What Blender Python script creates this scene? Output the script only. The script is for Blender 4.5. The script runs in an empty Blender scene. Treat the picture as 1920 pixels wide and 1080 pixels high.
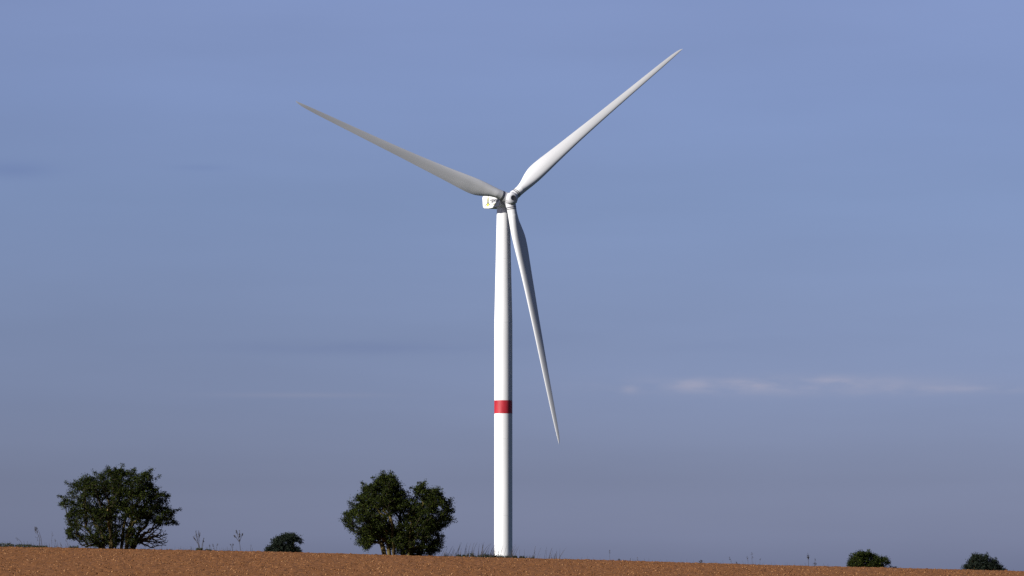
import bpy, math, random
import numpy as np
from mathutils import Matrix, Vector

# ------------------------------------------------------------------ camera, sky, sun, exposure
scene = bpy.context.scene
col = scene.collection
R_ = math.radians
W_PX, H_PX, FOC = 1920.0, 1080.0, 8000.0          # photograph size and focal length in its pixels
EYE_Y = 1090.0                                    # pixel row of the eye level
CAM_Z = 4.0
PITCH = math.atan((EYE_Y - 540.0) / FOC)
cam = bpy.data.objects.new('camera', bpy.data.cameras.new('camera'))
col.objects.link(cam)
cam.data.sensor_width = 36.0
cam.data.lens = FOC / W_PX * 36.0
cam.data.clip_start = 1.0
cam.data.clip_end = 60000.0
cam.location = (0, 0, CAM_Z)
cam.rotation_euler = (math.pi / 2 + PITCH, 0, 0)
scene.camera = cam

SUN_AZ, SUN_EL = R_(-53.5), R_(24.0)              # azimuth measured to the left of the line back to the camera
sdir = Vector((math.sin(SUN_AZ) * math.cos(SUN_EL), -math.cos(SUN_AZ) * math.cos(SUN_EL), math.sin(SUN_EL)))
sl = bpy.data.lights.new('sun', 'SUN')
sl.energy = 5.0
sl.angle = R_(0.53)
sl.color = (1.0, 0.965, 0.91)
sun = bpy.data.objects.new('sun', sl)
sun.rotation_euler = sdir.to_track_quat('Z', 'Y').to_euler()
col.objects.link(sun)

world = bpy.data.worlds.new('World')
scene.world = world
world.use_nodes = True
wt = world.node_tree
wn, wl = wt.nodes, wt.links
wn.clear()


def wmath(op, a, b=None, c=None, clamp=False):
    n = wn.new('ShaderNodeMath'); n.operation = op; n.use_clamp = clamp
    for i, v in enumerate((a, b, c)):
        if v is None: continue
        if isinstance(v, (int, float)): n.inputs[i].default_value = v
        else: wl.new(v, n.inputs[i])
    return n.outputs[0]


out = wn.new('ShaderNodeOutputWorld')
bg = wn.new('ShaderNodeBackground')
bg.inputs['Strength'].default_value = 0.05
sky = wn.new('ShaderNodeTexSky')
sky.sky_type = 'NISHITA'
sky.sun_disc = False
sky.sun_elevation = SUN_EL
sky.sun_rotation = math.atan2(sdir.x, sdir.y)
sky.altitude = 200.0
sky.air_density = 1.0
sky.dust_density = 1.0
sky.ozone_density = 1.5
tc = wn.new('ShaderNodeTexCoord')
sep = wn.new('ShaderNodeSeparateXYZ')
wl.new(tc.outputs['Generated'], sep.inputs[0])
dx, dy, dz = sep.outputs
# low haze: the air near the ground is greyer and duller than the clear sky higher up
ramp = wn.new('ShaderNodeValToRGB')
ramp.color_ramp.interpolation = 'LINEAR'
SKY_STOPS = [(0.0, (0.379, 0.444, 0.933)), (0.0423, (0.379, 0.444, 0.933)), (0.0947, (0.328, 0.376, 0.77)), (0.1695, (0.353, 0.393, 0.762)), (0.2644, (0.388, 0.414, 0.729)), (0.3566, (0.418, 0.437, 0.716)), (0.4485, (0.49, 0.486, 0.76)), (0.5326, (0.57, 0.536, 0.794))]
el = ramp.color_ramp.elements
el.remove(el[1])
for i, (p, c) in enumerate(SKY_STOPS):
    e = el[0] if i == 0 else el.new(p)
    e.position = p; e.color = (*c, 1)
wl.new(wmath('MULTIPLY', dz, 4.0, clamp=True), ramp.inputs[0])
mul = wn.new('ShaderNodeMix'); mul.data_type = 'RGBA'; mul.blend_type = 'MULTIPLY'
mul.inputs[0].default_value = 1.0
wl.new(sky.outputs[0], mul.inputs[6]); wl.new(ramp.outputs[0], mul.inputs[7])
cur = mul.outputs[2]
# thin high cloud: streaks drawn out along the horizon
wmp = wn.new('ShaderNodeMapping'); wmp.inputs['Scale'].default_value = (22, 22, 150)
wl.new(tc.outputs['Generated'], wmp.inputs[0])
wnz = wn.new('ShaderNodeTexNoise'); wnz.inputs['Scale'].default_value = 1.0; wnz.inputs['Detail'].default_value = 5.0
wl.new(wmp.outputs[0], wnz.inputs['Vector'])
wmp2 = wn.new('ShaderNodeMapping'); wmp2.inputs['Scale'].default_value = (5, 5, 34); wmp2.inputs['Location'].default_value = (3.1, 0, 1.7)
wl.new(tc.outputs['Generated'], wmp2.inputs[0])
wnz2 = wn.new('ShaderNodeTexNoise'); wnz2.inputs['Scale'].default_value = 1.0; wnz2.inputs['Detail'].default_value = 4.0
wl.new(wmp2.outputs[0], wnz2.inputs['Vector'])
wmp3 = wn.new('ShaderNodeMapping'); wmp3.inputs['Scale'].default_value = (110, 110, 420)
wl.new(tc.outputs['Generated'], wmp3.inputs[0])
wnz3 = wn.new('ShaderNodeTexNoise'); wnz3.inputs['Scale'].default_value = 1.0; wnz3.inputs['Detail'].default_value = 6.0
wl.new(wmp3.outputs[0], wnz3.inputs['Vector'])
front = wmath('GREATER_THAN', dy, 0.0)


def streak(px, py, wx, wy, gain, rgb, nz=None, lo=0.42, hi=0.66):
    global cur
    qx = wmath('MULTIPLY', wmath('SUBTRACT', dx, (px - 960) / FOC), FOC / wx)
    qz = wmath('MULTIPLY', wmath('SUBTRACT', dz, math.sin(math.atan((EYE_Y - py) / FOC))), FOC / wy)
    g_ = wmath('EXPONENT', wmath('MULTIPLY', wmath('ADD', wmath('MULTIPLY', qx, qx), wmath('MULTIPLY', qz, qz)), -1.0))
    g_ = wmath('MULTIPLY', wmath('MULTIPLY', g_, front), gain)
    if nz is not None:
        r_ = wn.new('ShaderNodeMapRange'); r_.inputs[1].default_value = lo; r_.inputs[2].default_value = hi
        wl.new(nz, r_.inputs[0]); g_ = wmath('MULTIPLY', g_, r_.outputs[0])
    m_ = wn.new('ShaderNodeMix'); m_.data_type = 'RGBA'; m_.clamp_factor = True
    wl.new(g_, m_.inputs[0]); wl.new(cur, m_.inputs[6])
    k_ = wn.new('ShaderNodeMix'); k_.data_type = 'RGBA'; k_.blend_type = 'MULTIPLY'; k_.inputs[0].default_value = 1
    wl.new(cur, k_.inputs[6]); k_.inputs[7].default_value = (*rgb, 1)
    wl.new(k_.outputs[2], m_.inputs[7])
    cur = m_.outputs[2]


PALE, DULL = (1.42, 1.22, 1.06), (0.84, 0.86, 0.93)
streak(1295, 722, 32, 11, .55, PALE, wnz3.outputs[0], .3, .62); streak(1400, 722, 36, 11, .45, PALE, wnz3.outputs[0], .3, .62); streak(1555, 716, 46, 9, .5, PALE, wnz3.outputs[0], .3, .62)
streak(1180, 731, 14, 7, .5, PALE); streak(1440, 725, 260, 17, .5, PALE, wnz3.outputs[0], .35, .65); streak(1790, 733, 150, 8, .4, PALE, wnz3.outputs[0], .35, .65)
streak(1660, 722, 190, 16, .3, PALE); streak(660, 652, 240, 11, .75, DULL, wnz.outputs[0], .3, .6); streak(30, 322, 75, 15, .7, DULL)
streak(380, 315, 50, 6, .4, DULL); streak(560, 742, 150, 5, .25, PALE); streak(1250, 640, 300, 26, .3, DULL, wnz.outputs[0])
var = wn.new('ShaderNodeMapRange'); var.inputs[1].default_value = .3; var.inputs[2].default_value = .7
var.inputs[3].default_value = .94; var.inputs[4].default_value = 1.06
wl.new(wnz2.outputs[0], var.inputs[0])
vm = wn.new('ShaderNodeVectorMath'); vm.operation = 'SCALE'
wl.new(cur, vm.inputs[0]); wl.new(var.outputs[0], vm.inputs['Scale'])
cur = vm.outputs[0]
wl.new(cur, bg.inputs['Color'])
wl.new(bg.outputs[0], out.inputs['Surface'])

vs = scene.view_settings
vs.view_transform = 'Standard'
vs.look = 'None'
vs.gamma = 1.0
vs.use_curve_mapping = False
vs.exposure = 1.3
scene.cycles.use_denoising = False
scene.cycles.max_bounces = 5
scene.cycles.diffuse_bounces = 3


# ------------------------------------------------------------------ helpers
def at(px, py, d):
    """the point at depth y = d that the photograph shows at pixel px, py"""
    cx, cy = (px - W_PX / 2) / FOC, (H_PX / 2 - py) / FOC
    cp, sp = math.cos(PITCH), math.sin(PITCH)
    v = Vector((cx, cp - cy * sp, sp + cy * cp))
    v *= d / v.y
    return Vector((v.x, d, v.z + CAM_Z))


def material(name, color, rough=0.6, spec=0.3):
    m = bpy.data.materials.new(name)
    m.use_nodes = True
    b = m.node_tree.nodes['Principled BSDF']
    b.inputs['Base Color'].default_value = (*color, 1)
    b.inputs['Roughness'].default_value = rough
    b.inputs['Specular IOR Level'].default_value = spec
    return m


def noise_mix(m, c1, c2, scale=1.0, detail=4.0, stretch=(1, 1, 1), lo=0.35, hi=0.65, bump=0.0, bscale=None, coord='Object'):
    t = m.node_tree; n, l = t.nodes, t.links
    b = n['Principled BSDF']
    tcn = n.new('ShaderNodeTexCoord'); mp = n.new('ShaderNodeMapping')
    mp.inputs['Scale'].default_value = stretch
    l.new(tcn.outputs[coord], mp.inputs[0])
    nz = n.new('ShaderNodeTexNoise'); nz.inputs['Scale'].default_value = scale; nz.inputs['Detail'].default_value = detail
    l.new(mp.outputs[0], nz.inputs['Vector'])
    mr = n.new('ShaderNodeMapRange'); mr.inputs[1].default_value = lo; mr.inputs[2].default_value = hi
    l.new(nz.outputs[0], mr.inputs[0])
    mx = n.new('ShaderNodeMix'); mx.data_type = 'RGBA'
    mx.inputs[6].default_value = (*c1, 1); mx.inputs[7].default_value = (*c2, 1)
    l.new(mr.outputs[0], mx.inputs[0])
    l.new(mx.outputs[2], b.inputs['Base Color'])
    if bump:
        nb = n.new('ShaderNodeTexNoise'); nb.inputs['Scale'].default_value = bscale or scale; nb.inputs['Detail'].default_value = 5
        l.new(tcn.outputs[coord], nb.inputs['Vector'])
        bp = n.new('ShaderNodeBump'); bp.inputs['Strength'].default_value = bump; bp.inputs['Distance'].default_value = 0.05
        l.new(nb.outputs[0], bp.inputs['Height']); l.new(bp.outputs[0], b.inputs['Normal'])
    return mx


def island_tint(m, c1, c2, c3):
    """each leaf, stalk or clod takes its own tone"""
    t = m.node_tree; n, l = t.nodes, t.links
    g = n.new('ShaderNodeNewGeometry'); r = n.new('ShaderNodeValToRGB')
    e = r.color_ramp.elements
    e[0].color = (*c1, 1); e[1].color = (*c3, 1)
    k = e.new(0.55); k.color = (*c2, 1)
    l.new(g.outputs['Random Per Island'], r.inputs[0])
    l.new(r.outputs[0], n['Principled BSDF'].inputs['Base Color'])


def mesh_obj(name, verts, faces, mat, parent=None, smooth=False):
    me = bpy.data.meshes.new(name)
    if isinstance(faces, np.ndarray):
        verts = np.asarray(verts, np.float32)
        k = faces.shape[1]
        me.vertices.add(len(verts)); me.vertices.foreach_set('co', verts.ravel())
        me.loops.add(faces.size); me.loops.foreach_set('vertex_index', faces.astype(np.int32).ravel())
        me.polygons.add(len(faces))
        me.polygons.foreach_set('loop_start', np.arange(0, faces.size, k, dtype=np.int32))
        me.update(calc_edges=True)
        me.validate()
    else:
        me.from_pydata([tuple(v) for v in verts], [], faces)
        me.update()
    if smooth:
        me.polygons.foreach_set('use_smooth', np.ones(len(me.polygons), dtype=bool))
        if not isinstance(faces, np.ndarray): me.set_sharp_from_angle(angle=R_(38))
    me.materials.append(mat)
    o = bpy.data.objects.new(name, me)
    col.objects.link(o)
    if parent: o.parent = parent
    return o


def empty(name, loc):
    o = bpy.data.objects.new(name, None)
    o.location = loc; o.empty_display_size = 0.5
    col.objects.link(o)
    return o


def tag(o, label=None, cat=None, group=None, kind=None):
    if label: o['label'] = label
    if cat: o['category'] = cat
    if group: o['group'] = group
    if kind: o['kind'] = kind
    return o


def lathe(profile, n=48, axis='z', cap=True):
    """profile of (height, radius) revolved about z"""
    v, f = [], []
    for h, r in profile:
        for i in range(n):
            a = 2 * math.pi * i / n
            v.append((r * math.cos(a), r * math.sin(a), h))
    for j in range(len(profile) - 1):
        for i in range(n):
            k = (i + 1) % n
            f.append((j * n + i, j * n + k, (j + 1) * n + k, (j + 1) * n + i))
    if cap:
        f.append(tuple(range(n))[::-1]); f.append(tuple((len(profile) - 1) * n + i for i in range(n)))
    return v, f


def box(x0, x1, y0, y1, z0, z1):
    v = [(x, y, z) for x in (x0, x1) for y in (y0, y1) for z in (z0, z1)]
    f = [(0, 1, 3, 2), (4, 6, 7, 5), (0, 4, 5, 1), (2, 3, 7, 6), (0, 2, 6, 4), (1, 5, 7, 3)]
    return v, f


# ------------------------------------------------------------------ the ground: a ploughed field rising to a low crest
CREST = 300.0
CX = np.array([-2500, -600, 0, 240, 480, 740, 920, 1200, 1300, 1440, 1660, 1920, 2600, 4500], float)
CY = np.array([1000, 1014, 1026, 1030, 1035, 1041.5, 1046, 1053, 1056, 1060.5, 1065.5, 1072, 1084, 1100], float)
CREST_X = (CX - 960) / FOC * CREST
CREST_H = np.array([at(x, y, CREST).z for x, y in zip(CX, CY)])


def ground(x, y):
    u = np.asarray(y, float) / CREST - 1.0
    e = 0.015
    p = 1 + 0.35 * u - 0.65 * (np.sqrt(u * u + e * e) - e)
    p = np.maximum(p, -0.2)
    return np.interp(x, CREST_X, CREST_H) * p


rng = np.random.default_rng(11)


def spread(a, b, n):
    return np.sign(b) * np.geomspace(abs(a), abs(b), n)


xs = np.concatenate([spread(-54, -20000, 30)[::-1], np.arange(-52, 52, 0.11), spread(54, 20000, 30)])
ys = np.concatenate([np.linspace(-800, 0, 9)[:-1], np.linspace(0, 190, 36)[:-1], np.arange(190, 306, 0.24),
                     np.geomspace(307, 30000, 60)])
GX, GY = np.meshgrid(xs, ys)
GZ = ground(GX, GY)


def blur(a, k):
    for ax in (0, 1):
        c = np.cumsum(np.pad(a, [(k, k + 1) if i == ax else (0, 0) for i in (0, 1)], mode='wrap'), axis=ax)
        n = a.shape[ax]
        sl1 = [slice(None)] * 2; sl2 = [slice(None)] * 2
        sl1[ax] = slice(2 * k, 2 * k + n); sl2[ax] = slice(0, n)
        a = (c[tuple(sl1)] - c[tuple(sl2)]) / (2 * k)
    return a


w = rng.normal(size=GZ.shape)
rough = 0.024 * w + 0.07 * blur(rng.normal(size=GZ.shape), 2) + 0.14 * blur(rng.normal(size=GZ.shape), 14)
fade = np.clip((54 - np.abs(GX)) / 3, 0, 1) * np.clip((GY - 188) / 5, 0, 1) * np.clip((308 - GY) / 3, 0, 1)
GZ = GZ + rough * fade
nx, ny = len(xs), len(ys)
idx = np.arange(nx * ny).reshape(ny, nx)
gf = np.stack([idx[:-1, :-1], idx[:-1, 1:], idx[1:, 1:], idx[1:, :-1]], -1).reshape(-1, 4)
soil = material('soil', (0.15, 0.06, 0.03), 0.9, 0.1)
smix = noise_mix(soil, (0.087, 0.034, 0.0105), (0.142, 0.061, 0.0205), scale=3.0, detail=12, lo=0.3, hi=0.72, bump=0.35, bscale=14)
# dark green ground beyond the crest is unseen, added to cut warm bounce light
st = soil.node_tree
gx_ = st.nodes.new('ShaderNodeSeparateXYZ'); gg = st.nodes.new('ShaderNodeTexCoord'); st.links.new(gg.outputs['Object'], gx_.inputs[0])
mr_ = st.nodes.new('ShaderNodeMapRange'); mr_.inputs[1].default_value = 303.0; mr_.inputs[2].default_value = 305.0; st.links.new(gx_.outputs[1], mr_.inputs[0])
mm_ = st.nodes.new('ShaderNodeMix'); mm_.data_type = 'RGBA'; mm_.inputs[7].default_value = (0.022, 0.036, 0.012, 1)
st.links.new(mr_.outputs[0], mm_.inputs[0]); st.links.new(smix.outputs[2], mm_.inputs[6]); st.links.new(mm_.outputs[2], st.nodes['Principled BSDF'].inputs['Base Color'])

fld = mesh_obj('field', np.stack([GX, GY, GZ], -1).reshape(-1, 3), gf, soil)
tag(fld, 'bare reddish brown ploughed field rising to a low crest', kind='structure')

# clods and straw chips lying on the field
N = 40000
d = 192 + 112 * rng.random(N) ** 0.8
x = (rng.random(N) - 0.5) * 2 * 1000 / FOC * d
s = 0.014 + 0.046 * rng.random(N) ** 4
z = ground(x, d)
octv = np.array([(1, 0, 0), (0, 1, 0), (-1, 0, 0), (0, -1, 0), (0, 0, 1), (0, 0, -.6)], float)
octf = np.array([(0, 1, 4), (1, 2, 4), (2, 3, 4), (3, 0, 4), (1, 0, 5), (2, 1, 5), (3, 2, 5), (0, 3, 5)])
V = octv[None] * (0.65 + 0.7 * rng.random((N, 6, 3))) * s[:, None, None] * np.array([1.25, 1.25, 1.0])
a = rng.random(N) * 6.283
ca, sa = np.cos(a)[:, None], np.sin(a)[:, None]
V = np.stack([V[..., 0] * ca - V[..., 1] * sa, V[..., 0] * sa + V[..., 1] * ca, V[..., 2]], -1)
V += np.stack([x, d, z + s * 0.35], -1)[:, None]
F = octf[None] + (np.arange(N) * 6)[:, None, None]
clod = material('clod', (0.15, 0.06, 0.03), 0.9, 0.1)
island_tint(clod, (0.042, 0.015, 0.0045), (0.106, 0.044, 0.0145), (0.185, 0.098, 0.044))
tag(mesh_obj('soil_clods', V.reshape(-1, 3), F.reshape(-1, 3), clod), 'small brown clods and pale chips scattered over the ploughed field', 'soil', kind='stuff')


# ------------------------------------------------------------------ the wind turbine
TX, TY = -2.03, 1000.0
TZ = float(ground(TX, TY))
ZAX = 93.27
YAW, TILT, AZ, RAD, OVER = R_(24.836), R_(2.677), R_(39.815), 58.587, 3.6
turb = empty('wind_turbine', (TX, TY, TZ))
tag(turb, 'tall white three-bladed wind turbine with a red band round its tower', 'wind turbine')

white = material('turbine_white', (0.4, 0.4, 0.4), 0.6, 0.06)
noise_mix(white, (0.375, 0.377, 0.38), (0.43, 0.43, 0.432), scale=0.8, detail=6, stretch=(1, 1, 0.08), lo=0.3, hi=0.7)
blade_white = material('blade_white', (0.4, 0.4, 0.4), 0.6, 0.06)
noise_mix(blade_white, (0.345, 0.347, 0.352), (0.395, 0.397, 0.402), scale=0.6, detail=5, stretch=(0.08, 1, 1), lo=0.3, hi=0.7)
red = material('band_red', (0.42, 0.012, 0.03), 0.5, 0.25)
noise_mix(red, (0.180, 0.005, 0.010), (0.25, 0.015, 0.022), scale=1.1, detail=7, stretch=(1, 1, .3), lo=0.3, hi=0.75)
dark = material('dark_joint_and_shade', (0.02, 0.02, 0.025), 0.5, 0.3)
grey = material('joint_grey', (0.42, 0.42, 0.42), 0.5, 0.3)

zb = at(943.5, 775.5, TY).z - TZ
zt = at(943.5, 751, TY).z - TZ
zk = at(943.5, 605, TY).z - TZ
ztop = ZAX - 1.55 - TZ
RB, RT = 2.12, 1.52


def rad_at(h):
    return RB if h <= zk else RB + (RT - RB) * (h - zk) / (ztop - zk)


cuts = [-0.6, zk * 0.28, zb - 6.0, zk, zk + (ztop - zk) * 0.55, ztop]
for i in range(5):
    h0, h1 = cuts[i], cuts[i + 1]
    g = 0.03
    v, f = lathe([(h0 + g, rad_at(h0) - .012), (h0 + g, rad_at(h0)), (h1 - g, rad_at(h1)), (h1 - g, rad_at(h1) - .012)], 72)
    sct = mesh_obj('tower_section', v, f, white, turb, True)
    if i < 4:
        v, f = lathe([(h1 - g, rad_at(h1) - 0.02), (h1 + g, rad_at(h1) - 0.02)], 72)
        mesh_obj('joint_ring', v, f, grey, sct, True)
v, f = lathe([(zb, RB + .004), (zb, RB + .014), (zt, RB + .014), (zt, RB + .004)], 72)
tag(mesh_obj('red_band', v, f, red, turb, True), 'red painted band round the white tower')
# access door and steps at the foot, facing the track
v, f = box(-0.5, 0.5, RB - 0.1, RB + 0.07, 1.9, 4.2)
door = mesh_obj('door', v, f, grey, turb)

# rotor frame: x right, y up, z along the shaft towards the wind
n_h = Vector((math.sin(YAW), -math.cos(YAW), 0))
n = Vector((math.sin(YAW) * math.cos(TILT), -math.cos(YAW) * math.cos(TILT), math.sin(TILT)))
rr = Vector((math.cos(YAW), math.sin(YAW), 0))
uu = n.cross(rr)
hubc = Vector((0, 0, ZAX - TZ)) + n * OVER
ROT = Matrix(((rr.x, uu.x, n.x, hubc.x), (rr.y, uu.y, n.y, hubc.y), (rr.z, uu.z, n.z, hubc.z), (0, 0, 0, 1)))

# blade sections: r/R, chord, thickness ratio, twist, distance from pitch axis to leading edge, roundness
SEC = [(.034, 2.20, 1.0, 14, 1.10, 1), (.060, 2.22, 1.0, 14, 1.11, 1), (.085, 2.55, .80, 14, 1.16, .75), (.115, 3.25, .58, 14, 1.24, .35),
       (.145, 3.75, .46, 13.5, 1.27, .1), (.175, 3.85, .40, 12.5, 1.22, 0), (.21, 3.70, .37, 11, 1.12, 0), (.26, 3.35, .33, 9.5, .95, 0),
       (.32, 2.98, .30, 8, .78, 0), (.40, 2.58, .27, 6.5, .60, 0), (.50, 2.16, .245, 4.8, .46, 0), (.60, 1.84, .225, 3.4, .37, 0),
       (.70, 1.56, .21, 2.3, .31, 0), (.80, 1.30, .20, 1.4, .25, 0), (.88, 1.08, .19, .7, .20, 0), (.94, .84, .19, .2, .13, 0),
       (.97, .62, .19, 0, .08, 0), (.988, .38, .19, 0, .03, 0), (1.0, .06, .3, 0, 0, 0)]
NP = 28


def section(chord, tc, tw, le, rnd):
    pts = []
    for i in range(NP):
        a = 2 * math.pi * i / NP
        xc = 0.5 - 0.5 * math.cos(a)
        yt = 5 * tc * (.2969 * math.sqrt(xc) - .126 * xc - .3516 * xc ** 2 + .2843 * xc ** 3 - .1036 * xc ** 4)
        side = 1 if a < math.pi else -1                   # first half: upwind face, second: downwind
        zf = yt * chord * (0.85 if side > 0 else -1.15)
        zc_ = 0.5 * chord * math.sin(a) * min(1.0, tc)
        zz = zf * (1 - rnd) + zc_ * rnd
        y = -le + xc * chord
        b = R_(tw + 2.0) * (1 - 0.999 * (rnd == 1))
        pts.append((y * math.cos(b) + zz * math.sin(b), -y * math.sin(b) + zz * math.cos(b)))
    return pts


tab = np.array(SEC)
rs = np.concatenate([np.linspace(.034, .3, 34), np.linspace(.31, .93, 40), np.linspace(.94, 1.0, 16)])
bv, bf_ = [], []
CONE = math.sin(R_(1.2)); TIPOFF = math.sin(R_(2.949)) * RAD


def sm(xq, j):
    # smooth interpolation of the section table
    k = min(max(np.searchsorted(tab[:, 0], xq) - 1, 0), len(tab) - 2)
    x0, x1 = tab[k, 0], tab[k + 1, 0]
    t = min(max((xq - x0) / (x1 - x0), 0), 1)

    def slope(i):
        if i == 0 or i == len(tab) - 1: return 0.0 if i == 0 else (tab[i, j] - tab[i - 1, j]) / (tab[i, 0] - tab[i - 1, 0])
        return (tab[i + 1, j] - tab[i - 1, j]) / (tab[i + 1, 0] - tab[i - 1, 0])
    h = x1 - x0
    return ((2 * t ** 3 - 3 * t ** 2 + 1) * tab[k, j] + (t ** 3 - 2 * t ** 2 + t) * h * slope(k)
            + (-2 * t ** 3 + 3 * t ** 2) * tab[k + 1, j] + (t ** 3 - t ** 2) * h * slope(k + 1))


for q in rs:
    zoff = RAD * q * CONE + (TIPOFF - RAD * CONE) * q ** 2
    for y, zz in section(max(.05, sm(q, 1)), sm(q, 2), sm(q, 3), sm(q, 4), min(1, max(0, sm(q, 5)))):
        bv.append((RAD * q, y, zz + zoff))
for j in range(len(rs) - 1):
    for i in range(NP):
        k = (i + 1) % NP
        bf_.append((j * NP + i, j * NP + k, (j + 1) * NP + k, (j + 1) * NP + i))
bf_.append(tuple(range(NP))); bf_.append(tuple((len(rs) - 1) * NP + i for i in range(NP))[::-1])
bme = None
ring_me = None
BL = ['blade pointing up to the right, sunlit on its upper edge', 'blade hanging down past the tower', 'grey shaded blade reaching out to the left']
for k in range(3):
    if bme is None:
        ob = mesh_obj('blade', bv, bf_, blade_white, turb, True); bme = ob.data
    else:
        ob = bpy.data.objects.new('blade', bme); col.objects.link(ob); ob.parent = turb
    ob.matrix_local = ROT @ Matrix.Rotation(AZ - 2 * math.pi / 3 * k, 4, 'Z')
    ob['label'] = BL[k]
    for rpos, rw in ((1.99, .075), (2.36, .06)):
        v, f = lathe([(rpos - rw, 1.05), (rpos - rw, 1.16), (rpos + rw, 1.16), (rpos + rw, 1.05)], 40)
        v = [(h, a_, b_ + h * CONE) for a_, b_, h in v]
        mesh_obj('root_collar', v, f, dark, ob, True)

hub_grey = material('hub_grey', (0.33, 0.33, 0.345), 0.6, 0.06)
noise_mix(hub_grey, (0.31, 0.31, 0.325), (0.35, 0.35, 0.365), scale=1.0)
# hub: rounded nose with three blade sockets
hub = mesh_obj('hub', *lathe([(-1.15, 1.1), (-1.1, 1.4), (-.8, 1.5), (.9, 1.5), (1.4, 1.42), (1.75, 1.24), (1.95, 1.0), (2.03, .8), (2.05, .7)], 48), hub_grey, turb, True)
hub.matrix_local = ROT
for k in range(3):
    v, f = lathe([(0.7, 1.2), (1.5, 1.2), (1.9, 1.16), (1.96, 1.08)], 40)
    v = [(h, a_, b_) for a_, b_, h in v]
    so = mesh_obj('blade_socket', v, f, hub_grey, hub, True)
    so.matrix_local = Matrix.Rotation(AZ - 2 * math.pi / 3 * k, 4, 'Z')
    v, f = lathe([(1.62, 1.27), (1.62, 1.285), (1.70, 1.27), (1.70, 1.255)], 40)
    # seam bar on the nose between two sockets
    ang = AZ - 2 * math.pi / 3 * k + math.pi / 3
    v, f = box(-.05, .05, -.62, .62, -0.12, 0.06)
    sb = mesh_obj('seam', v, f, dark, hub)
    sb.matrix_local = Matrix.Rotation(ang, 4, 'Z') @ Matrix.Translation((1.36, 0, 1.27)) @ Matrix.Rotation(0.8, 4, 'Y')
v, f = lathe([(2.02, .66), (2.085, .64), (2.10, .58), (2.075, .5), (2.068, .1)], 40)
hole = mesh_obj('nose_opening', v, f, dark, hub, True)

# nacelle: side profile extruded across, edges rounded
HW = 1.85
NAC = Matrix(((n_h.x, -rr.x, 0, 0), (n_h.y, -rr.y, 0, 0), (0, 0, 1, ZAX - TZ), (0, 0, 0, 1)))   # x forward, y to the left, z up
prof = [(-8.05, 1.25), (-7.85, 1.62), (-7.2, 1.75), (1.4, 1.75), (1.85, 1.45), (1.95, -1.1), (1.6, -1.5), (-4.6, -1.53), (-6.9, -1.32), (-7.55, -1.05), (-7.75, -.7)]
import bmesh
bm = bmesh.new()
va = [bm.verts.new((a, HW, b)) for a, b in prof]
vb = [bm.verts.new((a, -HW, b)) for a, b in prof]
bm.faces.new(va); bm.faces.new(vb[::-1])
for i in range(len(prof)):
    j = (i + 1) % len(prof)
    bm.faces.new((va[j], va[i], vb[i], vb[j]))
bmesh.ops.recalc_face_normals(bm, faces=bm.faces)
bmesh.ops.bevel(bm, geom=[e for e in bm.edges if abs(e.verts[0].co.y - e.verts[1].co.y) < .01], offset=.22, segments=3, affect='EDGES', profile=.5)
me = bpy.data.meshes.new('nacelle'); bm.to_mesh(me); bm.free(); me.materials.append(white)
nac = bpy.data.objects.new('nacelle', me); col.objects.link(nac); nac.parent = turb; nac.matrix_local = NAC
v, f = lathe([(-1.72, 1.58), (-1.45, 1.58)], 48)
mesh_obj('yaw_ring', v, f, grey, nac, True)
v, f = lathe([(-0.2, 1.15), (1.9, 1.15)], 40)
v = [(h + 1.8 - .1, a_, b_) for a_, b_, h in v]
mesh_obj('shade_dark_housing', v, f, dark, nac, True)  # housing added near black to carry the shadow between hub and nacelle
# wind sensor mast and warning light on the roof
v, f = box(-7.2, -7.12, -.04, .04, 1.74, 3.0); mesh_obj('sensor_mast', v, f, grey, nac)
v, f = lathe([(1.74, .16), (2.0, .16), (2.08, .1)], 16); v = [(a - 5.5, b, c) for a, b, c in v]
mesh_obj('warning_light', v, f, red, nac, True)
# panel joints
for (x0, x1, z0, z1) in ((-7.6, -5.6, -.32, -.27), (-4.25, -4.2, .9, 1.5), (-7.6, 1.6, 1.36, 1.39)):
    v, f = box(x0, x1, HW - .02, HW + .012, z0, z1)
    mesh_obj('panel_joint', v, f, grey, nac)
# lettering and emblem on the left side
ink = material('lettering_grey', (0.035, 0.035, 0.045), 0.6, 0.2)
lime = material('emblem_lime', (0.45, 0.42, 0.04), 0.6, 0.2)
pale = material('emblem_grey', (0.22, 0.22, 0.15), 0.6, 0.2)


def lettering(body, size, sx, x0, z0, mat):
    cu = bpy.data.curves.new('lettering', 'FONT')
    cu.body = body; cu.size = size; cu.extrude = 0.006; cu.offset = 0.045
    tmp = bpy.data.objects.new('lettering', cu); col.objects.link(tmp)
    dg = bpy.context.evaluated_depsgraph_get()
    m_ = bpy.data.meshes.new_from_object(tmp.evaluated_get(dg))
    bpy.data.objects.remove(tmp)
    # the text runs forward along x and stands up along z, facing out along +y
    for vv in m_.vertices:
        c = vv.co.copy(); vv.co = (x0 + c.x * sx, HW + 0.010 + c.z, z0 + c.y)
    m_.materials.clear(); m_.materials.append(mat)
    o = bpy.data.objects.new('lettering', m_); col.objects.link(o); o.parent = nac
    return o


lettering('elawan', 1.65, 1.05, -3.5, -0.28, ink)
lettering('energy', 0.55, 1.25, -1.8, -.85, pale)


def plate(pts, mat, name, lift):
    pts = [(EX + (a - EX) * 1.7, EZ + (b - EZ) * 1.15) for a, b in pts]
    v = [(a, HW + lift, b) for a, b in pts] + [(a, HW - .01, b) for a, b in pts]
    m = len(pts)
    f = [tuple(range(m))[::-1], tuple(range(m, 2 * m))] + [(i, (i + 1) % m, m + (i + 1) % m, m + i) for i in range(m)]
    return mesh_obj(name, v, f, mat, nac)


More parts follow.
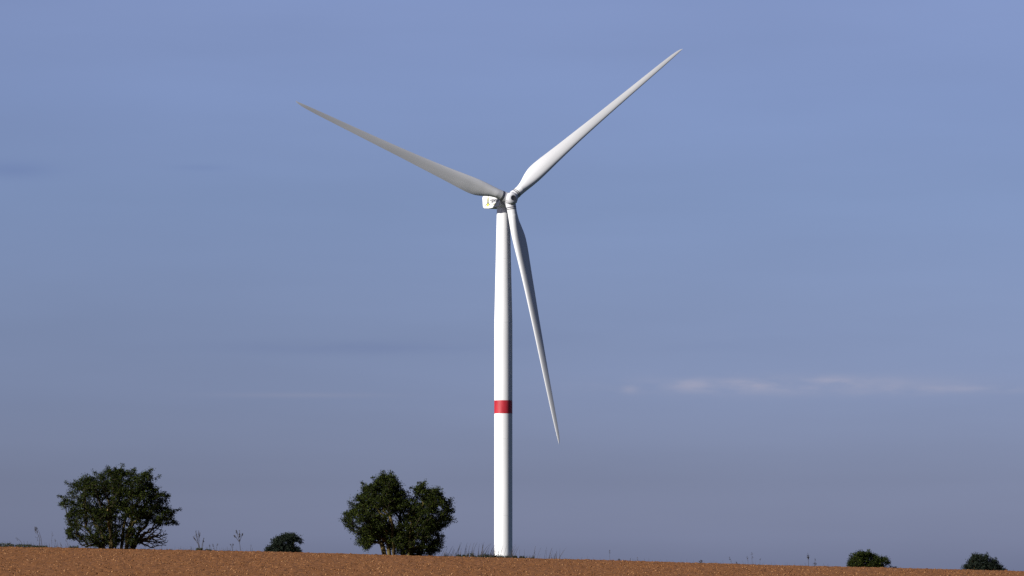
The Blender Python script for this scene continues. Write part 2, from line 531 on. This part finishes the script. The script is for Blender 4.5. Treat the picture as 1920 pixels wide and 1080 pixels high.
EX, EZ = -4.6, -.05
plate([(EX - .30, EZ - .05), (EX - .42, EZ + .45), (EX - .22, EZ + .95), (EX + .05, EZ + 1.25), (EX + .35, EZ + .85), (EX + .38, EZ + .3), (EX + .18, EZ - .05)], pale, 'emblem', .012)
plate([(EX - .42, EZ - .35), (EX - .1, EZ - .12), (EX + .25, EZ - .25), (EX + .3, EZ - .62), (EX - .02, EZ - .9), (EX - .36, EZ - .7)], lime, 'emblem', .013)
plate([(EX - .09, EZ + .02), (EX, EZ + .75), (EX + .09, EZ + .02)], ink, 'emblem', .018)
plate([(EX - .02, EZ + .12), (EX - 1.0, EZ - .62), (EX - .8, EZ - .66), (EX + .04, EZ - .12)], ink, 'emblem', .019)
plate([(EX + .02, EZ + .12), (EX + .9, EZ - .72), (EX + .7, EZ - .74), (EX - .04, EZ - .12)], ink, 'emblem', .020)


# ------------------------------------------------------------------ trees
def inside(px, pz, poly):
    c = np.zeros(px.shape, bool)
    m = len(poly)
    for i in range(m):
        x0, y0 = poly[i]; x1, y1 = poly[(i + 1) % m]
        hit = ((y0 > pz) != (y1 > pz)) & (px < (x1 - x0) * (pz - y0) / ((y1 - y0) or 1e-9) + x0)
        c ^= hit
    return c


def edge_dist(px, pz, poly):
    dd = np.full(px.shape, 1e9)
    m = len(poly)
    for i in range(m):
        a_ = np.array(poly[i]); b_ = np.array(poly[(i + 1) % m]); ab = b_ - a_
        t = np.clip(((px - a_[0]) * ab[0] + (pz - a_[1]) * ab[1]) / (ab @ ab), 0, 1)
        dd = np.minimum(dd, np.hypot(px - a_[0] - t * ab[0], pz - a_[1] - t * ab[1]))
    return dd


def fill(poly, count, deep, rg, sep=0.0, inset=0.0, lump=0.0, lump_cut=-0.45):
    """points through the volume of a crown with this outline: round in depth"""
    P = np.array(poly); lo, hi = P.min(0), P.max(0)
    gx = lo[0] + (hi[0] - lo[0]) * rg.random(count * 12); gz = lo[1] + (hi[1] - lo[1]) * rg.random(count * 12)
    ok = inside(gx, gz, poly); gx, gz = gx[ok], gz[ok]
    e = edge_dist(gx, gz, poly); ok = e > inset; gx, gz, e = gx[ok], gz[ok], e[ok]
    B = e.max()
    k = np.sqrt(1 - (1 - np.clip(e / B, 0, 1)) ** 2)
    gy = (rg.random(len(gx)) * 2 - 1) * deep * k
    pts = np.stack([gx, gy, gz], 1)
    if lump:
        kv = rg.normal(size=(24, 3)) * (2.6 / lump); ph = rg.random(24) * 6.283
        fld_ = np.cos(pts @ kv.T + ph).sum(1) / math.sqrt(12)
        pts = pts[fld_ > lump_cut]
    if sep > 0:
        keep = []
        for p in pts:
            if not keep or np.min(np.sum((np.array(keep) - p) ** 2, 1)) > sep * sep:
                keep.append(p)
            if len(keep) >= count: break
        pts = np.array(keep)
    return pts[:count]


def grow(stems, targets, bfac, rg):
    """connect the targets to the stems with short, direct paths; returns nodes, parents, stem ids"""
    pos, par, plen, sid = [], [], [], []
    for k, st in enumerate(stems):
        for i, p in enumerate(st):
            pos.append(np.array(p, float)); par.append(-1 if i == 0 else len(pos) - 2); sid.append(k)
            plen.append(0.0 if i == 0 else plen[-1] + np.linalg.norm(pos[-1] - pos[-2]))
    T = np.array(targets); m = len(T)
    best = np.full(m, 1e9); bi = np.zeros(m, int)
    ok_root = [i for i in range(len(pos)) if pos[i][2] > 0.35]

    def relax(i):
        dvec = T - pos[i]; d_ = np.linalg.norm(dvec, axis=1)
        c = d_ ** 1.25 + bfac * plen[i] + np.where(dvec[:, 2] < -0.15, 0.5 * -dvec[:, 2], 0)
        up = c < best; best[up] = c[up]; bi[up] = i
    for i in ok_root: relax(i)
    done = np.zeros(m, bool); node_of = np.full(m, -1)
    for _ in range(m):
        j = int(np.argmin(np.where(done, 1e9, best)))
        i = bi[j]; a_, b_ = pos[i], T[j]
        L = np.linalg.norm(b_ - a_)
        prev = i
        ns = max(1, int(L / 0.45))
        for q in range(1, ns + 1):
            t = q / ns
            p = a_ + (b_ - a_) * t
            if q < ns: p = p + rg.normal(size=3) * 0.05 * min(L, 1.2) + np.array([0, 0, 0.10 * L * t * (1 - t)])
            pos.append(p); par.append(prev); sid.append(sid[i]); plen.append(plen[prev] + np.linalg.norm(p - pos[prev])); prev = len(pos) - 1
            relax(prev)
        node_of[j] = prev; done[j] = True
    return np.array(pos), np.array(par), np.array(sid), node_of


def tubes(A, B, ra, rb, k=5):
    dvec = B - A; L = np.linalg.norm(dvec, axis=1, keepdims=True); dvec = dvec / np.maximum(L, 1e-6)
    ref = np.where(np.abs(dvec[:, 2:3]) < .9, np.array([[0, 0, 1.]]), np.array([[1., 0, 0]]))
    s1 = np.cross(dvec, ref); s1 /= np.linalg.norm(s1, axis=1, keepdims=True); s2 = np.cross(dvec, s1)
    an = np.arange(k) * 2 * np.pi / k
    off = np.cos(an)[None, :, None] * s1[:, None] + np.sin(an)[None, :, None] * s2[:, None]
    V = np.concatenate([A[:, None] + off * ra[:, None, None], B[:, None] + off * rb[:, None, None]], 1)
    i = np.arange(k); j = (i + 1) % k
    F = np.stack([i, j, j + k, i + k], 1)[None] + (np.arange(len(A)) * 2 * k)[:, None, None]
    return V.reshape(-1, 3), F.reshape(-1, 4)


def leaves(centres, per, spread_, size, rg, flat=0.75):
    M = len(centres)
    cnt = np.maximum(3, rg.poisson(per, M))
    c = np.repeat(centres, cnt, axis=0)
    n_ = len(c)
    sp = np.repeat(spread_ * (0.6 + 0.8 * rg.random(M)), cnt)
    c = c + rg.normal(size=(n_, 3)) * np.array([1, 1, flat]) * sp[:, None]
    a_ = rg.normal(size=(n_, 3)); a_ /= np.linalg.norm(a_, axis=1, keepdims=True)
    b_ = rg.normal(size=(n_, 3)); b_ -= a_ * np.sum(a_ * b_, 1, keepdims=True); b_ /= np.linalg.norm(b_, axis=1, keepdims=True)
    L = size * (0.6 + 0.8 * rg.random((n_, 1)))
    nrm = np.cross(a_, b_)
    V = np.stack([c - a_ * L, c - b_ * L * .55 + nrm * L * .15, c + a_ * L, c + b_ * L * .55 + nrm * L * .15], 1)
    return V.reshape(-1, 3), np.arange(n_ * 4).reshape(-1, 4)


leaf_mat = material('leaf', (0.03, 0.05, 0.012), 0.7, 0.05)
island_tint(leaf_mat, (0.0020, 0.0030, 0.0006), (0.0048, 0.0078, 0.0012), (0.026, 0.034, 0.0033))
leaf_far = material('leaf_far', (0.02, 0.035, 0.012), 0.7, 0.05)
island_tint(leaf_far, (0.004, 0.006, 0.005), (0.007, 0.010, 0.007), (0.012, 0.017, 0.009))  # bluish haze of distance put into these leaf colours
bark = material('bark', (0.16, 0.12, 0.05), 0.85, 0.1)
noise_mix(bark, (0.022, 0.016, 0.008), (0.095, 0.072, 0.022), scale=3.0, stretch=(1, 1, .4), lo=.3, hi=.7)


twig_bark = material('twig_bark', (0.016, 0.013, 0.009), 0.85, 0.05)
noise_mix(twig_bark, (0.011, 0.009, 0.006), (0.024, 0.019, 0.012), scale=4.0)


def tree(name, label, cat, dist, outline, base_px, base_y, stems_px, clumps, per, spr, leaf, deep, seed,
         lmat=leaf_mat, twigs=None, extra=None, bfac=0.35, group=None, sep=0.3, thin=None, r0=0.013, lump=0.9):
    rg = np.random.default_rng(seed)
    b = at(base_px, base_y, dist)
    gz = float(ground(b.x, dist))
    scale = (at(base_px + 100, base_y, dist) - b).length / 100
    root = empty(name, (b.x, dist, gz))
    lift = b.z - gz                                     # how far the visible foot stands above the real one
    loc = lambda p: ((p[0] - base_px) * scale, (base_y - p[1]) * scale + lift)
    poly = [loc(p) for p in outline]
    pts = fill(poly, clumps, deep, rg, sep=sep, inset=spr * 0.9, lump=lump)
    if thin is not None:
        keep = np.ones(len(pts), bool)
        for (hx, hy, hr, prob) in thin:                 # see-through places in the crown
            q = loc((hx, hy))
            keep &= ~((np.hypot(pts[:, 0] - q[0], pts[:, 2] - q[1]) < hr * scale) & (rg.random(len(pts)) < prob))
        pts = pts[keep]
    leafy = np.ones(len(pts), bool)
    if extra:                                           # single sprigs standing out of the outline
        ex = np.array([[loc(p)[0], rg.normal() * .4, loc(p)[1]] for p in extra])
        pts = np.concatenate([pts, ex]); leafy = np.concatenate([leafy, np.zeros(len(ex), bool)])
    if twigs:
        for (poly2, cnt2) in twigs:
            tw = fill([loc(p) for p in poly2], cnt2, deep * .35, rg, sep=.16)
            pts = np.concatenate([pts, tw]); leafy = np.concatenate([leafy, np.zeros(len(tw), bool)])
    stems = []
    for st in stems_px:
        # each stem: pixel points from foot to fork, and its place in depth
        dp0, dp1, pp = st
        chain = []
        for i, p in enumerate(pp):
            q = loc(p); t = i / (len(pp) - 1)
            zz = q[1] if i else -0.15
            chain.append((q[0], dp0 + (dp1 - dp0) * t, zz))
        fine = [chain[0]]
        for i in range(1, len(chain)):
            a_, c_ = np.array(chain[i - 1]), np.array(chain[i])
            for t in (1 / 3, 2 / 3, 1): fine.append(tuple(a_ + (c_ - a_) * t + (rg.normal(size=3) * .03 if t < 1 else 0)))
        stems.append(fine)
    pos, par, sid, tip = grow(stems, pts, bfac, rg)
    load = np.zeros(len(pos)); load[tip] = 1
    for i in range(len(pos) - 1, -1, -1):
        if par[i] >= 0: load[par[i]] += load[i]
    rad = r0 * np.maximum(load, .6) ** 0.45
    for k in range(len(stems)):
        sel = np.where((sid == k) & (par >= 0))[0]
        A, B = pos[par[sel]], pos[sel]
        V, F = tubes(A, B, np.minimum(rad[par[sel]], rad[sel] * 1.5), rad[sel])
        tk = mesh_obj('trunk', V, F, bark, root, True)
        tk.data.materials.append(twig_bark)
        tk.data.polygons.foreach_set('material_index', np.repeat((rad[sel] < .05).astype(np.int32), 5))
    V, F = leaves(pts[leafy], per, spr, leaf, rg)
    if extra:
        inward = pts[leafy].mean(0) - ex; inward /= np.linalg.norm(inward, axis=1, keepdims=True)
        ex2 = np.concatenate([ex, ex + rg.normal(size=ex.shape) * .05 + inward * .13, ex + rg.normal(size=ex.shape) * .07 + inward * .28])
        V2, F2 = leaves(ex2, per * .3, spr * .55, leaf, rg)
        F = np.concatenate([F, F2 + len(V)]); V = np.concatenate([V, V2])
    mesh_obj('crown', V, F, lmat, root)
    tag(root, label, cat, group)
    return root


# spreading many-stemmed tree on the left
LT = [(133, 1012), (124, 1000), (122, 993), (126, 988), (119, 979), (121, 972), (124, 962), (129, 957), (110, 949), (108, 942), (114, 938),
      (112, 930), (120, 932), (126, 922), (133, 917), (126, 909), (125, 904), (136, 904), (143, 897), (153, 893), (156, 889), (170, 890), (175, 884),
      (181, 887), (194, 884), (200, 878), (212, 880), (218, 876), (226, 880), (229, 871), (233, 881), (246, 880), (252, 877), (258, 884), (266, 885), (277, 883),
      (284, 886), (288, 893), (289, 902), (296, 909), (301, 914), (311, 921), (318, 927), (320, 936), (314, 943), (318, 950), (330, 953), (339, 955),
      (330, 962), (325, 968), (330, 976), (335, 983), (327, 987), (318, 983), (309, 990), (298, 988), (284, 984), (268, 990), (264, 1002), (266, 1014), (258, 1027), (238, 1027), (232, 1008), (226, 1006), (222, 1027), (180, 1027), (152, 1022)]
tree('hawthorn_tree', 'broad dark many-stemmed tree with bare lower twigs at the left', 'tree', 301.0, LT, 222, 1030,
     [(-.3, -.8, [(197, 1030), (194, 1008), (184, 985)]), (.2, .5, [(207, 1030), (207, 1000), (206, 968)]), (-.2, -.6, [(217, 1030), (216, 1005), (219, 965)]),
      (.4, 1.2, [(226, 1030), (228, 1000), (234, 962)]), (-.4, -1.0, [(237, 1030), (240, 1006), (250, 975)]), (.1, .3, [(246, 1030), (256, 1005), (274, 985)]),
      (.5, 1.5, [(190, 1030), (176, 1012), (156, 988)]), (-.5, -1.8, [(212, 1030), (210, 1000), (205, 960)])],
     1300, 80, .125, .046, 2.9, 5, sep=.2, lump=.95,
     thin=[(222, 968, 16, .55), (235, 982, 12, .8), (229, 998, 7, .9), (255, 950, 12, .45), (262, 985, 14, .45), (160, 1000, 16, .35), (205, 1016, 10, .5), (175, 945, 8, .5), (170, 985, 14, .4), (290, 968, 10, .5)],
     extra=[(201, 875), (173, 882), (228, 870), (283, 879), (296, 892), (337, 955), (109, 930), (124, 905), (110, 945), (284, 878), (252, 877), (333, 984), (128, 1009), (214, 875)],
     twigs=[([(262, 992), (300, 988), (318, 1004), (312, 1024), (276, 1028), (262, 1018)], 230), ([(140, 1008), (200, 1000), (205, 1028), (150, 1028)], 120), ([(225, 985), (262, 985), (258, 1026), (225, 1026)], 40)])

# twin-lobed tree beside the turbine
RT_ = [(648, 985), (642, 975), (645, 962), (644, 955), (655, 957), (653, 948), (661, 943), (660, 931), (672, 925), (680, 919), (678, 905), (684, 911), (692, 909), (699, 898),
       (699, 895), (708, 896), (713, 889), (717, 885), (722, 889), (731, 886), (737, 889), (745, 893), (747, 905), (753, 911), (757, 921), (763, 928), (769, 933), (775, 924),
       (779, 909), (787, 910), (790, 903), (796, 904), (800, 913), (809, 918), (810, 914), (820, 912), (827, 916), (829, 927), (836, 934), (845, 936), (849, 945), (852, 957), (848, 966),
       (849, 978), (841, 987), (832, 991), (826, 996), (830, 1004), (831, 1012), (829, 1030), (818, 1042), (790, 1042), (742, 1041), (731, 1034), (722, 1014), (714, 1010), (706, 1012), (698, 1022), (692, 1034),
       (684, 1034), (683, 1026), (672, 1020), (665, 1014), (666, 1004), (656, 1000)]
tree('field_tree', 'dense dark green two-lobed tree standing left of the wind turbine', 'tree', 300.5, RT_, 745, 1042,
     [(-.5, -1.4, [(740, 1042), (738, 1014), (736, 980)]), (-.2, -.4, [(731, 1042), (727, 1015), (720, 985)]), (.2, .8, [(722, 1042), (714, 1018), (700, 996)]),
      (-.5, -1.2, [(766, 1042), (769, 1012), (772, 980)]), (-.2, -.3, [(772, 1042), (776, 1005), (775, 968)]), (.3, .9, [(782, 1042), (792, 1015), (806, 985)]), (.5, 1.4, [(754, 1042), (752, 1010), (748, 970)])],
     1400, 92, .13, .048, 2.7, 9, sep=.19, lump=1.0,
     thin=[(745, 975, 14, .55), (722, 962, 9, .4), (762, 958, 7, .5), (816, 1003, 9, .75)],
     extra=[(718, 884), (732, 885), (678, 905), (698, 896), (797, 902), (786, 904), (771, 915), (653, 941), (848, 935), (832, 1006), (851, 960)],
     twigs=[([(708, 1012), (726, 1010), (734, 1038), (722, 1040)], 35)])

# far oak behind the crest
FT = [(493, 1037), (498, 1029), (505, 1023), (508, 1019), (508, 1012), (514, 1008), (521, 1003), (528, 1002), (533, 999), (543, 998), (553, 999), (555, 1003), (560, 1003),
      (563, 1009), (566, 1017), (564, 1020), (559, 1017), (552, 1018), (551, 1022), (558, 1023), (562, 1028), (566, 1032), (565, 1046), (540, 1054), (510, 1050), (496, 1042)]
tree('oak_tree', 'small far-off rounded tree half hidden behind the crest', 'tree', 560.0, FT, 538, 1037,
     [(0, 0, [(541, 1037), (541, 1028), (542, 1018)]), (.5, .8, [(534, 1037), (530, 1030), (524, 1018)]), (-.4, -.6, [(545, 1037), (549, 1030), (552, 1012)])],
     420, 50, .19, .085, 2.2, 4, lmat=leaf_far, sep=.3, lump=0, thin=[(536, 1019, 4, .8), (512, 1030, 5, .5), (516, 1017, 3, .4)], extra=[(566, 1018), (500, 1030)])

# two bushes on the right behind the crest
B1 = [(1589, 1062), (1591, 1053), (1593, 1046), (1600, 1043), (1604, 1036), (1612, 1032), (1622, 1034), (1628, 1032), (1634, 1037), (1644, 1038), (1652, 1043), (1662, 1045), (1669, 1050),
      (1671, 1057), (1664, 1062), (1672, 1064), (1662, 1072), (1620, 1074), (1592, 1070)]
tree('field_bush', 'low dark bush with an uneven top on the right, nearer the turbine', 'bush', 345.0, B1, 1630, 1064,
     [(0, 0, [(1622, 1064), (1618, 1056), (1614, 1046)]), (.4, .7, [(1634, 1064), (1640, 1056), (1648, 1048)]), (-.3, -.6, [(1612, 1064), (1606, 1058), (1602, 1050)])],
     330, 60, .11, .05, 1.3, 21, sep=.15, lump=0, thin=[(1618, 1058, 10, .35), (1655, 1060, 7, .5)], extra=[(1593, 1042), (1597, 1038), (1615, 1031), (1629, 1031), (1675, 1064), (1680, 1065)], group='bushes on the right of the field crest')
B2 = [(1803, 1066), (1806, 1059), (1815, 1054), (1818, 1048), (1823, 1042), (1826, 1038), (1838, 1037), (1846, 1041), (1850, 1037), (1857, 1043), (1864, 1047), (1870, 1046), (1873, 1054), (1878, 1058),
      (1882, 1064), (1884, 1070), (1870, 1080), (1830, 1080), (1806, 1076)]
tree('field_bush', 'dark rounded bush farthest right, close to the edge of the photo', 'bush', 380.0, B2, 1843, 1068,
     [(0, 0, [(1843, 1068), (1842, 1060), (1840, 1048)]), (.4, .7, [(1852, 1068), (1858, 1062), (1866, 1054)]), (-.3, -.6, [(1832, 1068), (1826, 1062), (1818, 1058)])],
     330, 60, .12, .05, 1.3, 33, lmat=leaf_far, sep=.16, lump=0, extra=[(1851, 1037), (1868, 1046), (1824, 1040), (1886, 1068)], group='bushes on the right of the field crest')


# ------------------------------------------------------------------ weeds and grass along the crest
weed_mat = material('dry_weed', (0.09, 0.075, 0.05), 0.8, 0.1)
island_tint(weed_mat, (0.012, 0.010, 0.010), (0.022, 0.018, 0.016), (0.05, 0.04, 0.03))
low_mat = material('low_leaf', (0.025, 0.04, 0.012), 0.6, 0.2)
island_tint(low_mat, (0.006, 0.008, 0.004), (0.011, 0.015, 0.005), (0.022, 0.028, 0.009))
weed_rng = np.random.default_rng(77)


def weed(label, dist, stalks, side=10, head=.35, thick=.012, name='dry_weed', cat='weed', group=None):
    """stalks: lists of pixel points from foot to tip"""
    rg = weed_rng
    b = at(stalks[0][0][0], stalks[0][0][1], dist)
    gz = float(ground(b.x, dist))
    root = empty(name, (b.x, dist, gz))
    allV, allF, off = [], [], 0
    hv, hf, ho = [], [], 0
    for si, st in enumerate(stalks):
        P = np.array([np.array(at(px, py, dist)) - np.array((b.x, dist, gz)) for px, py in st])
        P[:, 1] += rg.normal() * .05
        if si == 0 or st[0][1] >= stalks[0][0][1] - 3: P[0, 2] = -0.05
        A, B = P[:-1], P[1:]
        tt = np.linspace(1, .45, len(P)) * thick
        V, F = tubes(A, B, tt[:-1], tt[1:], 4)
        allV, allF, off = [V], [F], len(V)
        # side twigs with seed heads along the upper part
        L = np.linalg.norm(P[-1] - P[0]); ax = (P[-1] - P[0]) / max(L, 1e-6)
        for q in range(side):
            t = 1 - head * rg.random() if rg.random() < .8 else .3 + .6 * rg.random()
            s0 = P[-1] * t + P[0] * (1 - t)
            dr = ax + rg.normal(size=3) * .35; dr /= np.linalg.norm(dr)
            e1 = s0 + dr * L * (.06 + .12 * rg.random()) * (1.4 - t)
            V, F = tubes(s0[None], e1[None], np.array([thick * .45]), np.array([thick * .3]), 3)
            allV.append(V); allF.append(F + off); off += len(V)
            V, F = leaves(e1[None], 5, .022, .02, rg)
            hv.append(V); hf.append(F + ho); ho += len(V)
        mesh_obj('stalk', np.concatenate(allV), np.concatenate(allF), weed_mat, root)
    mesh_obj('seed_head', np.concatenate(hv), np.concatenate(hf), weed_mat, root)['kind'] = 'stuff'
    tag(root, label, cat, group)


G = 'dry weeds standing on the field crest'
weed('tall dry weed leaning left, between the photo edge and the left tree', 299.5, [[(79, 1026), (77, 1010), (73, 997), (67, 987)], [(75, 1026), (74, 1010), (69, 996), (65, 989)]], 20, thick=.016, group=G)
weed('faint bent dry weed near the left photo edge', 299.5, [[(44, 1027), (40, 1017), (34, 1010), (30, 1008)]], 6, group=G)
weed('thin upright dry weed just left of the left tree', 299.5, [[(98, 1027), (97, 1015), (98, 998)], [(106, 1028), (104, 1014), (103, 1010)]], 5, thick=.008, group=G)
weed('thin dry weed leaning left against the left tree', 299.0, [[(129, 1028), (126, 1018), (123, 1011)]], 5, thick=.009, group=G)
weed('forked dark weed above a dark tuft, right of the left tree', 299.5, [[(375, 1032), (373, 1018), (373, 997)], [(374, 1032), (371, 1015), (367, 997)], [(377, 1032), (370, 1017), (363, 1007)], [(378, 1032), (379, 1020), (382, 1010)]], 20, thick=.02, group=G)
weed('tall forked dry weed midway between left tree and far tree', 299.5, [[(451, 1035), (450, 1022), (448, 1013), (449, 996)], [(449.5, 1016), (446, 1005), (443, 995)], [(449.5, 1014), (453, 1006), (455, 1001)], [(448.5, 1016), (443, 1008), (439, 1004)]], 26, thick=.016, group=G)
weed('short spindly weed left of the tall forked dry weed', 299.5, [[(437, 1034), (434, 1024), (432, 1020)], [(437, 1034), (436, 1026), (437, 1018)]], 7, thick=.009, group=G)
weed('thin single weed stalk just right of the tall forked dry weed', 299.5, [[(470, 1036), (470, 1028), (471, 1021)]], 3, thick=.01, group=G)
weed('low bushy weed just right of the forked dark weed', 299.5, [[(402, 1033), (401, 1026), (399, 1021)], [(403, 1033), (406, 1026), (408, 1020)], [(394, 1033), (394, 1026), (393, 1022)]], 9, thick=.01, group=G)
weed('lone faint weed stalk with a dark head, first far right of the tower', 299.5, [[(1144, 1053), (1143, 1042), (1143, 1031)]], 8, head=.25, thick=.007, group=G)
weed('stubby weed beside the faint stalk right of the tower', 299.5, [[(1160, 1054), (1160, 1048)], [(1161, 1054), (1162, 1049)]], 6, thick=.016, group=G)
weed('pair of tiny thin weed stalks right of the stubby weed', 299.5, [[(1182, 1054), (1182, 1047)], [(1195, 1054), (1195, 1046)]], 3, thick=.009, group=G)
weed('small dark forked weed stump midway along the right crest', 299.5, [[(1314, 1058), (1314, 1050)], [(1314, 1058), (1311, 1052)], [(1315, 1058), (1316, 1051)]], 8, thick=.028, group=G)
weed('faint curved weed right of the dark weed stump', 299.5, [[(1371, 1060), (1371, 1052), (1368, 1045)]], 9, thick=.008, group=G)
weed('short dark weed with knobbly head beside the faint curved weed', 299.5, [[(1381, 1061), (1381, 1054)]], 8, head=.15, thick=.022, group=G)
weed('tall faint weed with twin stalks left of the conical weed', 299.5, [[(1411, 1062), (1410, 1050), (1410, 1036)], [(1403, 1061), (1402, 1050), (1401, 1044)]], 9, thick=.008, group=G)
weed('thin short weed stalk right of the twin-stalked weed', 299.5, [[(1425, 1062), (1425, 1047)]], 4, thick=.008, group=G)
weed('dark weed with a conical seed head left of the right bushes', 299.5, [[(1516, 1063), (1515.5, 1050), (1515, 1037)], [(1515.5, 1050), (1517, 1044)], [(1515.5, 1050), (1514, 1044)]], 14, head=.5, thick=.014, group=G)
weed('thin feathery weed just right of the conical weed', 299.5, [[(1528, 1064), (1528, 1055), (1528, 1047)], [(1528, 1064), (1526, 1056)], [(1529, 1064), (1530, 1056)]], 8, thick=.009, group=G)


def low_plant(label, px, py, wpx, hpx, dist=299.3, group=None):
    rg = weed_rng
    b = at(px, py, dist); sc_ = dist / FOC
    gz = float(ground(b.x, dist))
    root = empty('low_plant', (b.x, dist, gz))
    m = max(6, int(wpx * 1.6))
    c = np.stack([(rg.random(m) - .5) * wpx * sc_, rg.normal(size=m) * .08, np.abs(rg.random(m)) * hpx * sc_ * .85], 1)
    V, F = leaves(c, 16, .05, .04, rg)
    V[:, 2] = np.maximum(V[:, 2], -.05)
    mesh_obj('foliage', V, F, low_mat, root)
    A = np.stack([c[:, 0] * .6, c[:, 1], np.full(m, -.05)], 1)
    V, F = tubes(A, c, np.full(m, .008), np.full(m, .005), 3)
    mesh_obj('stem', V, F, weed_mat, root)['kind'] = 'stuff'
    tag(root, label, 'plant', group)


LG = 'low plants along the field crest'
low_plant('small dark green plant at the left foot of the left tree', 139, 1028, 15, 5, group=LG)
low_plant('wide dark tuft under the forked dark weed', 374.5, 1032, 14, 5, group=LG)
low_plant('low dark tuft under the low bushy weed', 391, 1033, 9, 3, group=LG)
low_plant('long dark low plant amid the grass, nearest the two-lobed tree', 869, 1045, 20, 4, group=LG)
low_plant('tallest dark low plant amid the grass left of the tower', 887, 1046, 9, 8, group=LG)
low_plant('small dark low plant in the middle of the grass left of the tower', 900, 1046, 7, 5, group=LG)
low_plant('dark pointed low plant in the grass closer to the tower', 911, 1046.5, 9, 7, group=LG)
low_plant('dark low plant touching the left side of the tower', 923, 1046.5, 14, 5, group=LG)
low_plant('dark low plant in front of the tower foot', 950, 1047.5, 36, 4, group=LG)
low_plant('dark low tuft right of the tower foot', 978, 1048.5, 9, 4, group=LG)
low_plant('tiny dark tuft at the right end of the crest grass', 999, 1049.5, 5, 3, group=LG)

# low green cover along the crest at the left edge
rg = weed_rng
m = 420
px = -60 + 148 * rg.random(m)
hh = np.where(px < 22, 8, np.where(px < 60, 5.5, 3.5)) * rg.random(m) * CREST / FOC
c = np.stack([(px - 960) / FOC * CREST, 300 + rg.normal(size=m) * .5, hh * .9], 1)
c[:, 2] += ground(c[:, 0], c[:, 1])
V, F = leaves(c, 10, .05, .04, rg)
tag(mesh_obj('ground_cover', V, F, low_mat), 'low dark green plant cover along the crest at the left edge', 'ground cover', kind='stuff')


# loose tall grass at the foot of the tower and sparsely along the crest
def grass(spots):
    A_, B_, ra, rb = [], [], [], []
    for (px0, px1, cnt, h0, h1, th, lean) in spots:
        for _ in range(cnt):
            px_ = px0 + (px1 - px0) * rg.random(); d_ = 299.6 + rg.normal() * .8
            x_ = (px_ - 960) / FOC * d_; z_ = float(ground(x_, d_)) - .03
            h = (h0 + (h1 - h0) * rg.random() ** 1.6) * CREST / FOC
            ln = (lean + rg.normal() * .16) * h
            p = [np.array((x_ + ln * t ** 1.5, d_ + rg.normal() * .03, z_ + h * t)) for t in (0, .35, .7, 1)]
            for i in range(3):
                A_.append(p[i]); B_.append(p[i + 1]); ra.append(th * (1 - .25 * i)); rb.append(th * (.75 - .25 * i))
    V, F = tubes(np.array(A_), np.array(B_), np.array(ra), np.array(rb), 3)
    return V, F


V, F = grass([(826, 936, 85, 7, 30, .019, .22), (936, 966, 26, 6, 27, .015, .25), (966, 1052, 34, 5, 26, .011, .25), (830, 1000, 260, 2, 9, .018, .1),
              (0, 130, 120, 3, 14, .010, -.1), (260, 480, 160, 2, 10, .009, .0), (1050, 1560, 140, 2, 9, .008, 0), (130, 260, 60, 2, 9, .010, 0), (1680, 1920, 24, 2, 6, .006, 0)])
tag(mesh_obj('grass', V, F, weed_mat), 'thin dry grass stalks along the crest, thickest round the tower foot', 'grass', kind='stuff')
